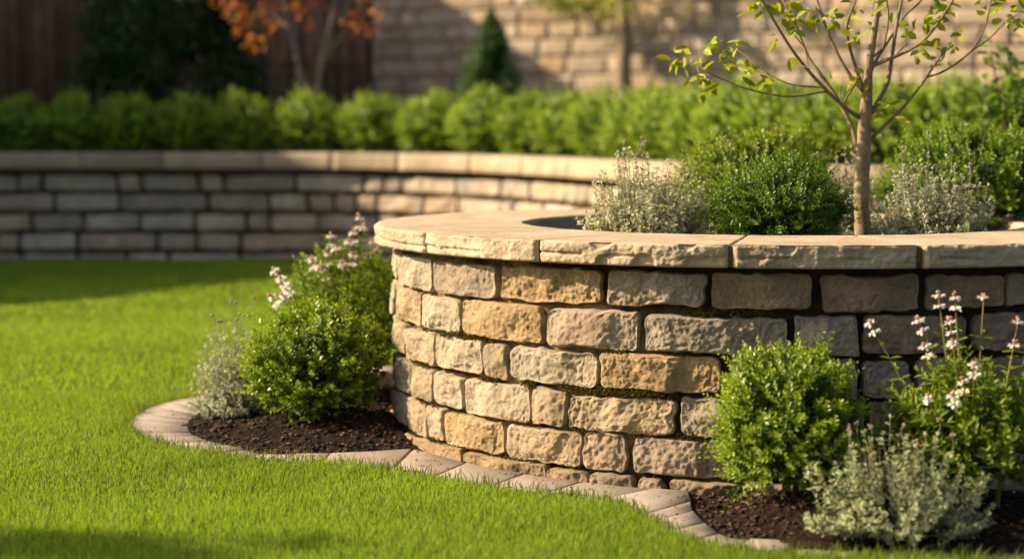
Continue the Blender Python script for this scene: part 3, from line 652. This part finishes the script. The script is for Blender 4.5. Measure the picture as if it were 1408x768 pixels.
# --- planter soil and planting
mb = MB(); T = np.linspace(0, 2 * np.pi, 97); Rr = np.linspace(0, RI - .002, 30); A, Q = np.meshgrid(T, Rr, indexing='ij'); A, Q = A.ravel(), Q.ravel(); p = cyl(A, Q, 0)
p[:, 2] = .765 + .008 * fbm(p * 12, 3); mb.add(p, grid_faces(97, 30), None, (.035, .019, .011))
tag(mb.build('planter_soil', M_SOIL, None, True), 'dark mulch filling the round planter', 'soil', kind='structure')
ZS = .76
def shrub_at(px, y): return (at_y(px, 300, y)[0], y, ZS)
silver_shrub('silver_shrub', shrub_at(886, 7.15), .27, .24, .36, 'broad grey green shrub at the left inside the round planter', n=430, seed=26, heads=7, spike=.07, L=.019, c0=(.22, .25, .13), c1=(.52, .51, .34))
box_shrub('box_shrub', shrub_at(1075, 7.06), .25, .24, .365, 'dense rounded green shrub at the front middle of the planter', n=2000, seed=24, L=.0185, c0=(.04, .095, .008), c1=(.13, .215, .018))
box_shrub('box_shrub', shrub_at(1040, 7.98), .37, .28, .50, 'taller green shrub behind the rounded one in the planter', n=1800, seed=34, L=.022, c0=(.08, .14, .008), c1=(.27, .32, .02))
silver_shrub('silver_shrub', shrub_at(1166, 7.75), .15, .14, .36, 'grey shrub half hidden behind the young tree trunk', n=230, seed=36, heads=5, spike=.05)
silver_shrub('silver_shrub', shrub_at(1285, 7.12), .25, .21, .31, 'grey shrub with round buds on thin stalks right of the tree trunk', n=460, seed=46, heads=15, spike=.09, L=.018, c0=(.21, .25, .15), c1=(.50, .51, .36))
box_shrub('box_shrub', shrub_at(1350, 8.12), .52, .36, .50, 'big dense green shrub at the right rear of the planter', n=2800, seed=44, L=.022, c0=(.06, .125, .008), c1=(.22, .31, .018), fill=5000)

# --- the young tree in the planter
tree = empty('young_tree', (*shrub_at(1187, 7.35)[:2], ZS), 'young slender tree with sparse yellow green leaves growing in the planter', 'tree')
rng = np.random.default_rng(55)
def zp(x, y, d): return at_y(780 + x / 2.242, y / 2.242, d)
TD = 7.35
tm = MB(); trunk = [zp(915, 745, TD), zp(907, 640, TD), zp(908, 560, TD), zp(912, 480, TD), zp(917, 380, TD), zp(925, 290, TD), zp(931, 200, TD), zp(946, 100, TD), zp(962, 0, TD), zp(985, -140, TD), zp(1000, -300, TD)]
tp = smooth_path(trunk, 60); tr = np.interp(np.linspace(0, 1, 60), [0, .06, .3, .45, .55, .75, 1], [.041, .033, .0315, .027, .0175, .013, .005]); tr = tr * (1 + .05 * vn(np.column_stack([np.arange(60) * .7, np.zeros(60), np.zeros(60)])))
tube(tm, tp, tr, 14, (.27, .20, .13)); tm.build('trunk', M_BARK, tree, True)
BR = [([(905, 365), (860, 335), (800, 280), (740, 215), (690, 150), (640, 70), (600, 0), (560, -90)], .0095, .004, -.1), ([(897, 470), (880, 400), (855, 345), (820, 285), (770, 215), (740, 170), (700, 70), (665, 0), (640, -90)], .011, .004, .12),
      ([(845, 322), (815, 292), (790, 283), (700, 298), (620, 290), (540, 270), (480, 245), (425, 222)], .0050, .0022, -.12), ([(790, 270), (700, 262), (640, 240), (600, 215), (560, 180), (520, 150)], .0042, .002, .1),
      ([(915, 285), (870, 230), (830, 160), (800, 90), (770, 0), (750, -80)], .0085, .0035, .05), ([(850, 335), (862, 300), (885, 262), (900, 235)], .0048, .004, -.08), ([(935, 430), (985, 380), (1040, 325), (1100, 250), (1150, 175), (1192, 138)], .0085, .0025, -.06),
      ([(1105, 240), (1170, 215), (1240, 162), (1280, 100), (1300, 40), (1310, -20)], .0050, .0025, -.02), ([(1240, 162), (1300, 120), (1350, 70), (1385, 48)], .0036, .002, .02), ([(938, 350), (985, 260), (1000, 180), (1015, 80), (1030, 0), (1040, -80)], .0110, .0045, .1),
      ([(935, 205), (1010, 175), (1080, 140), (1130, 90), (1190, 0), (1220, -60)], .0085, .0035, -.12), ([(928, 240), (955, 180), (1000, 110), (1040, 50), (1092, 0), (1130, -60)], .008, .0035, .15), ([(912, 275), (880, 180), (862, 100), (870, 50), (890, 0), (900, -60)], .0075, .0035, -.14),
      ([(700, 160), (720, 200), (750, 210)], .0025, .002, -.1), ([(745, 215), (730, 150), (690, 90), (700, 40)], .0035, .002, .1), ([(945, 175), (975, 140), (990, 60), (985, 0)], .0052, .003, -.05), ([(1000, 180), (1050, 130), (1075, 60)], .0035, .002, .08), ([(850, 330), (842, 290), (850, 262)], .003, .002, .05), ([(985, 300), (965, 320), (950, 340)], .003, .002, 0)]
bm = MB(); lm = MB(); ends = []
for pts, r0, r1, dd in BR:
    n = len(pts); P3 = [zp(x, y, TD + dd * (k / (n - 1)) * (1.0 + .8 * (k / (n - 1)))) for k, (x, y) in enumerate(pts)]
    pp = smooth_path(P3, 26); tube(bm, pp, np.linspace(r0, r1, 26), 8, (.22, .165, .10)); ends.append(pp)
bm.build('branch', M_BARK, tree, True)
def tleaf(pos, n, spread, L, lo=.7):
    p = pos + rng.normal(0, spread, (n, 3)); d = dirs(rng, n) * [1, 1, .5] + [-.15, 0, -.25]
    c = np.array([.24, .285, .02]) * rng.uniform(lo, 1.35, (n, 1)) * np.column_stack([rng.uniform(.85, 1.25, n), np.ones(n), np.ones(n)])
    leaves(lm, p, d, dirs(rng, n) + [-.6, -.5, .7], L * rng.uniform(.65, 1.15, n), L * .52 * rng.uniform(.8, 1.1, n), c, .18, .2, .6)
for (x, y, n, sprd) in [(380, 180, 6, .018), (345, 195, 4, .014), (400, 250, 5, .016), (440, 250, 6, .018), (465, 120, 3, .01), (430, 140, 3, .012), (500, 165, 4, .014), (525, 135, 3, .01), (545, 210, 6, .018), (560, 240, 4, .014), (470, 200, 5, .018), (590, 30, 4, .012), (590, 5, 5, .02), (625, 250, 4, .014), (645, 125, 2, .01), (680, 180, 1, .004), (740, 40, 4, .016), (730, 80, 4, .018), (690, 60, 5, .02),
                        (830, 60, 4, .02), (880, 240, 4, .018), (870, 90, 5, .025), (950, 65, 2, .012), (1060, 85, 2, .01), (1130, 35, 6, .022), (1160, 30, 4, .016), (1115, 75, 2, .012), (1095, 150, 4, .014), (1140, 140, 3, .012), (1180, 145, 3, .01), (1370, 35, 8, .022), (1390, 60, 4, .014), (1330, 15, 5, .018), (1280, 15, 3, .014), (1160, 185, 2, .008), (990, 330, 4, .014), (1020, 290, 3, .012), (980, 355, 2, .01), (620, 268, 2, .008), (780, 60, 4, .02), (655, 10, 5, .02), (1220, 100, 2, .01)]:
    tleaf(zp(x, y, TD + rng.normal(0, .06)), int(n * 1.4) + 1, sprd * 1.3, .068)
for pp in ends:
    if pp[-1][2] > 1.75:
        for k in range(9): tleaf(pp[-1] + rng.normal(0, .05, 3) + [0, 0, .03], 1, .02, .055)
for k in range(46): tleaf(tp[rng.integers(46, 60)] + rng.normal(0, .12, 3), 1, .05, .055)
lm.build('leaves', M_SOFT, tree)

# --- hedge along the retaining wall
proto = {}
def hedge_shrub(i, x, y, z, h, label, group):
    key = i % 4
    if key not in proto:
        proto[key] = box_shrub('hedge_shrub', (x, y, z),   .335, .34, .60, label, n=900, seed=60 + key, L=.036, c0=(.11, .20, .014), c1=(.34, .44, .035), group=group, nodes=5, spr=.11, fill=1800, lump=.08, stems=6)
        return proto[key]
    return copy_tree(proto[key], (x, y, z), (i * 2.1) % 6.28, h / .60, label, group)
s = 3.6; i = 0; rngh = np.random.default_rng(71)
while s < pc[-1] - 3.0:
    x, y = np.interp(s, pc, PW[:, 0]), np.interp(s, pc, PW[:, 1]); nx, ny = np.interp(s, pc, NW[:, 0]), np.interp(s, pc, NW[:, 1])
    x, y = x - nx * .72, y - ny * .72
    shade = x < -1.7
    hedge_shrub(i, x, y, HT(y) - .08, rngh.uniform(.63, .68), 'dark clipped hedge shrub in shade behind the straight left of the low wall' if shade else 'sunlit bright green clipped hedge shrub behind the curving part of the low wall', 'shaded hedge shrubs' if shade else 'sunlit hedge shrubs')
    s += .58 * (1 if y > 13 else .9); i += 1

# --- trees and shrubs behind
def leaf_cloud(mb, c, r, n, L, rng, cols, droop=.2, lump=.25):
    d = dirs(rng, n); k = (1 + lump * vn(d * 2.5 + c[0] * 3)) * rng.random(n) ** .45; p = np.asarray(c) + d * k[:, None] * np.asarray(r)
    cc = np.asarray(cols)[rng.integers(len(cols), size=n)] * rng.uniform(.7, 1.25, (n, 1))
    leaves(mb, p, dirs(rng, n) + [0, 0, -droop], dirs(rng, n) + [0, 0, .8], L * rng.uniform(.7, 1.2, n), L * .55, cc, .2, .15, .6)
TZ = 1.04
rng = np.random.default_rng(81)
e = empty('evergreen_tree', (*at_y(235, 100, 20.6)[:2], TZ), 'big dark evergreen in deep shade before the brown fence', 'tree'); x0, y0 = e.location.x, e.location.y
mb = MB(); sm = MB()
for k in range(150):
    t = rng.random(); r = 1.0 * (1 - .45 * t); a = rng.uniform(0, 6.28)
    leaf_cloud(mb, (x0 + r * math.cos(a), y0 + r * math.sin(a) * .8, TZ + .12 + t * 2.5), (.34, .34, .28), 200, .075, rng, [(.035, .08, .016), (.05, .105, .02), (.03, .065, .016)])
mb.build('crown', M_BOX, e); tube(sm, smooth_path([(x0, y0, TZ - .05), (x0 + .03, y0, TZ + 1.2), (x0, y0, TZ + 2.6)], 12), np.linspace(.09, .02, 12), 8, (.07, .05, .035)); sm.build('trunk', M_BARK, e)
e = empty('conifer', (*at_y(676, 100, 21.5)[:2], TZ), 'small dark cone shaped conifer before the shaded stone house wall', 'tree'); x0, y0 = e.location.x, e.location.y
mb = MB(); sm = MB()
for k in range(150):
    t = ((k + rng.random()) / 150) ** 1.25; r = .98 * (1 - t) ** .85; a = rng.uniform(0, 6.28)
    q = rng.random() ** .5 * .62
    leaf_cloud(mb, (x0 + r * q * math.cos(a), y0 + r * q * math.sin(a), TZ + .1 + t * 1.55), (.24 * (1.2 - t), .24 * (1.2 - t), .15), 130, .05, rng, [(.045, .10, .02), (.065, .13, .022)])
mb.build('crown', M_BOX, e); tube(sm, [(x0, y0, TZ - .05), (x0, y0, TZ + 1.5)], [.04, .01], 7, (.09, .06, .04)); sm.build('trunk', M_BARK, e)
# red leaved tree
e = empty('red_leaved_tree', (*at_y(430, 100, 19.6)[:2], TZ), 'small multi trunk tree with orange and red leaves above the hedge', 'tree'); b0 = np.array(e.location)
sm = MB(); mb = MB(); Y = 19.6
for pts, r0 in [([(424, 150), (412, 95), (400, 40), (388, -10), (370, -90)], .042), ([(436, 150), (440, 95), (452, 45), (463, 0), (480, -90)], .045), ([(432, 150), (446, 80), (470, 50), (478, 10), (505, -60)], .026), ([(400, 40), (375, 20), (350, -10)], .02)]:
    p = smooth_path([at_y(x, y, Y + .1 * k) for k, (x, y) in enumerate(pts)], 14); tube(sm, p, np.linspace(r0, r0 * .45, 14), 8, (.24, .19, .14))
sm.build('trunk', M_BARK, e)
cols = [(.38, .12, .06), (.42, .19, .06), (.32, .07, .05), (.50, .26, .05), (.42, .16, .11), (.20, .03, .02)]
for px, py, n in [(330, 35, 34), (350, 55, 20), (375, 12, 40), (322, 12, 30), (365, 35, 18), (410, 8, 34), (345, 70, 7), (495, 40, 22), (482, 25, 18), (520, 15, 16), (440, 8, 16), (425, 30, 6), (390, -30, 60), (440, -40, 60), (340, -40, 60), (490, -20, 40), (300, -10, 30), (540, -40, 30)]:
    leaf_cloud(mb, at_y(px, py, Y + rng.normal(0, .25)), (.17, .17, .12), n, .085, rng, cols)
mb.build('crown', M_SOFT, e)
# pale trunk tree
e = empty('garden_tree', (*at_y(857, 100, 26.0)[:2], TZ), 'slim straight trunk tree with yellow green leaves before the sunlit house wall', 'tree')
sm = MB(); mb = MB(); Y = 26.0
p = smooth_path([at_y(x, y, Y) for x, y in [(858, 150), (857, 100), (859, 50), (856, 0), (850, -120), (845, -260)]], 16); tube(sm, p, np.linspace(.135, .07, 16), 10, (.30, .23, .15)); sm.build('trunk', M_BARK, e, True)
bm = MB()
for q in [[(857, -5), (830, -30), (790, -60)], [(855, -40), (890, -80), (930, -120)], [(852, -100), (820, -160), (780, -190)], [(850, -140), (880, -210), (900, -260)]]:
    tube(bm, smooth_path([at_y(x, y, Y + .1 * i) for i, (x, y) in enumerate(q)], 8), np.linspace(.05, .017, 8), 6, (.24, .18, .12))
bm.build('branch', M_BARK, e)
for px, py, n in [(770, 4, 130), (800, 10, 120), (830, 2, 90), (752, -4, 70), (845, 12, 40), (870, -15, 40), (905, -12, 40), (790, -60, 160), (850, -80, 160), (900, -90, 160), (950, -60, 110), (980, -20, 50), (820, -150, 200), (880, -180, 200), (940, -140, 150)]:
    leaf_cloud(mb, at_y(px, py, Y + rng.normal(0, .28)), (.37, .37, .18), n, .11, rng, [(.22, .26, .018), (.27, .28, .02), (.16, .21, .016)])
mb.build('crown', M_SOFT, e)
# broad leaved shrub at the right
p0 = at_y(1400, 170, 9.9)
e = empty('broad_leaved_shrub', (p0[0], 9.9, 0.0), 'loose shrub with large leaves behind the planter at the right edge', 'shrub')
mb = MB(); sm = MB(); rng = np.random.default_rng(91)
for px, py in [(1348, 118), (1362, 70), (1385, 45), (1400, 80), (1378, 105), (1395, 130), (1360, 138), (1420, 60), (1430, 110), (1440, 30), (1375, 150), (1410, 150), (1345, 150), (1385, 165)]:
    t = at_y(px, py, 9.9 + rng.normal(0, .12)); b = np.array([p0[0] + rng.normal(0, .06), 9.9, .02]); pts = smooth_path([b, b + (t - b) * [.3, .3, .6], t], 12); tube(sm, pts, np.linspace(.011, .003, 12), 6, (.12, .09, .05))
    n = 34; k = rng.integers(4, 12, n); pp = pts[k] + rng.normal(0, .025, (n, 3)); leaves(mb, pp, dirs(rng, n) * [1, 1, .6] + [0, 0, -.1], dirs(rng, n) * .5 + [-.3, -.3, .9], .10 * rng.uniform(.6, 1.15, n), .05, np.array([.09, .15, .016]) * rng.uniform(.7, 1.4, (n, 1)), .2, .2, .7)
mb.build('foliage', M_SOFT, e); sm.build('stem', M_BARK, e)

# ------------------------------------------------------------------ fence and house wall at the back
rng = np.random.default_rng(101)
fence = empty('wooden_fence', (-6.5, 25.0, TZ), 'tall dark brown fence of upright boards at the far left', 'fence')
mb = MB()
def boxm(mb, x0, x1, y0, y1, z0, z1, col=(1, 1, 1)):
    v = [(x, y, z) for x in (x0, x1) for y in (y0, y1) for z in (z0, z1)]
    mb.add(v, [(0, 1, 3, 2), (4, 6, 7, 5), (0, 4, 5, 1), (2, 3, 7, 6), (0, 2, 6, 4), (1, 5, 7, 3)], None, col)
x = -13.0
while x < -2.1:
    boxm(mb, x, x + .165, 25.0 + rng.uniform(0, .015), 25.035, TZ - .03, TZ + 2.5 + rng.uniform(-.01, .01), np.array([.20, .105, .055]) * rng.uniform(.7, 1.3)); x += .171
mb.build('board_panel', M_WOOD, fence)
for z in (.3, 1.2, 2.1):
    mb = MB(); boxm(mb, -13, -2.1, 25.036, 25.09, TZ + z, TZ + z + .1, (.10, .055, .03)); mb.build('rail', M_WOOD, fence)
for x in np.arange(-12.6, -2.0, 2.1):
    mb = MB(); boxm(mb, x, x + .11, 25.092, 25.2, TZ - .03, TZ + 2.4, (.10, .055, .03)); mb.build('post', M_WOOD, fence)
# house wall, turned a little towards the left
HA, HB = np.array([-2.75, 29.0]), np.array([9.5, 22.5])
hd = (HB - HA) / np.linalg.norm(HB - HA); hn = np.array([hd[1], -hd[0]]); HL = np.linalg.norm(HB - HA)
def hmap(s, z, h): return np.stack([HA[0] + hd[0] * s + hn[0] * h, HA[1] + hd[1] * s + hn[1] * h, z + 0 * s], -1)
house = empty('stone_house', (HA[0], HA[1], TZ), 'house with a wall of pale sandstone blocks behind the garden', 'house')
mb = MB(); z = TZ - .1; r = 0
HP = [(.55, .44, .31), (.50, .39, .265), (.58, .475, .345), (.49, .385, .27), (.53, .40, .255)]
while z < 5.2:
    h = rng.choice([.19, .23, .26]); s = rng.uniform(-.3, 0) + .3
    while s < HL:
        w = rng.choice([.35, .5, .7, .95]) * rng.uniform(.9, 1.1); w = min(w, HL - s)
        if w > .08: stone(mb, hmap, s, s + w, z, z + h, rng, P=.035, col=np.array(HP[rng.integers(5)]) * rng.uniform(.86, 1.12), res=.05, rc=.015, nfac=1, rough=.8)
        s += w + .018
    z += h + .018
mb.build('wall', M_FAR, house, True)
mb = MB()
for t, dz in ((0, TZ - .2), (HL, TZ - .2)): pass
f = [hmap(np.array([t]), z, h)[0] for t in (0, HL) for h in (.008, -6.0) for z in (TZ - .2, 5.25)]
mb.add(f, [(0, 1, 3, 2), (4, 6, 7, 5), (0, 4, 5, 1), (2, 3, 7, 6)], None, (.40, .32, .225)); mb.build('joint_mortar', M_MORTAR, house)
mb = MB(); f = [hmap(np.array([t]), z, h)[0] for t in (-.3, HL + .3) for h, z in ((.35, 5.2), (-3, 7.2), (-6.35, 5.2))]
mb.add(f, [(0, 3, 4, 1), (1, 4, 5, 2), (0, 2, 5, 3)], [(0, 1, 2), (3, 5, 4)], (.12, .07, .05)); mb.build('roof', M_WOOD, house)

# unseen house added at left, its roofline shaped to shade the garden's back
HX = -9.6
nh = empty('shade_house', (HX - 3, 20, 0), 'unseen rendered house with sloping roof, added left of the garden for its shade', 'house')
Y0, Y1 = 13.4, 33.0; z_at = lambda y: np.interp(y, [13.4, 18.6, 21.3, 28.4, 33], [3.6, 5.42, 6.5, 8.25, 9.6])
mb = MB(); ysn = [Y0 + .2, 18.6, 21.3, 28.4, Y1]
for k in range(4):
    ya, yb = ysn[k], ysn[k + 1]
    for xx in (HX - .15, HX - 6): mb.add([(xx, ya, -.1), (xx, yb, -.1), (xx, yb, z_at(yb) - .12), (xx, ya, z_at(ya) - .12)], [(0, 1, 2, 3)], None, (.55, .48, .40))
for yy in (ysn[0], Y1 - .01): mb.add([(HX - .15, yy, -.1), (HX - 6, yy, -.1), (HX - 6, yy, z_at(yy) - .12), (HX - .15, yy, z_at(yy) - .12)], [(0, 1, 2, 3)], None, (.55, .48, .40))
mb.build('wall', M_PLAIN, nh)
mb = MB(); ysn = [Y0, 18.6, 21.3, 28.4, Y1 + .2]
for k in range(4):
    ya, yb = ysn[k], ysn[k + 1]; v = [(x, y, z_at(y) + dz) for x in (HX, HX - 6.15) for y in (ya, yb) for dz in (0, -.14)]
    mb.add(v, [(0, 1, 3, 2), (4, 6, 7, 5), (0, 4, 5, 1), (2, 3, 7, 6), (0, 2, 6, 4), (1, 5, 7, 3)], None, (.12, .075, .055))
mb.build('roof', M_WOOD, nh)
for yy in (16.2, 19.5, 23):
    mb = MB(); boxm(mb, HX - .16, HX - .11, yy, yy + 1.1, .95, 2.2, (.7, .7, .68)); w = mb.build('window', M_PLAIN, nh)
    mb = MB(); boxm(mb, HX - .109, HX - .104, yy + .08, yy + 1.02, 1.03, 2.12, (.04, .05, .06)); mb.build('pane', M_GLASS, w)
# unseen standard tree added at the left so its crown shades some lawn
ST = np.array([-4.6, 5.55, 0]); e = empty('shade_tree', ST, 'unseen small clipped tree on a bare stem, added to shade the left of the lawn', 'tree')
mb = MB(); sm = MB(); rng = np.random.default_rng(121)
for k in range(26): leaf_cloud(mb, ST + [0, 0, 1.86] + rng.normal(0, 1, 3) * [.32, .13, .075], (.18, .13, .10), 110, .05, rng, [(.06, .10, .012)])
mb.build('crown', M_BOX, e); tube(sm, [ST + [0, 0, -.05], ST + [.01, 0, .9], ST + [0, 0, 1.8]], [.03, .026, .015], 8, (.2, .15, .1)); sm.build('trunk', M_BARK, e)
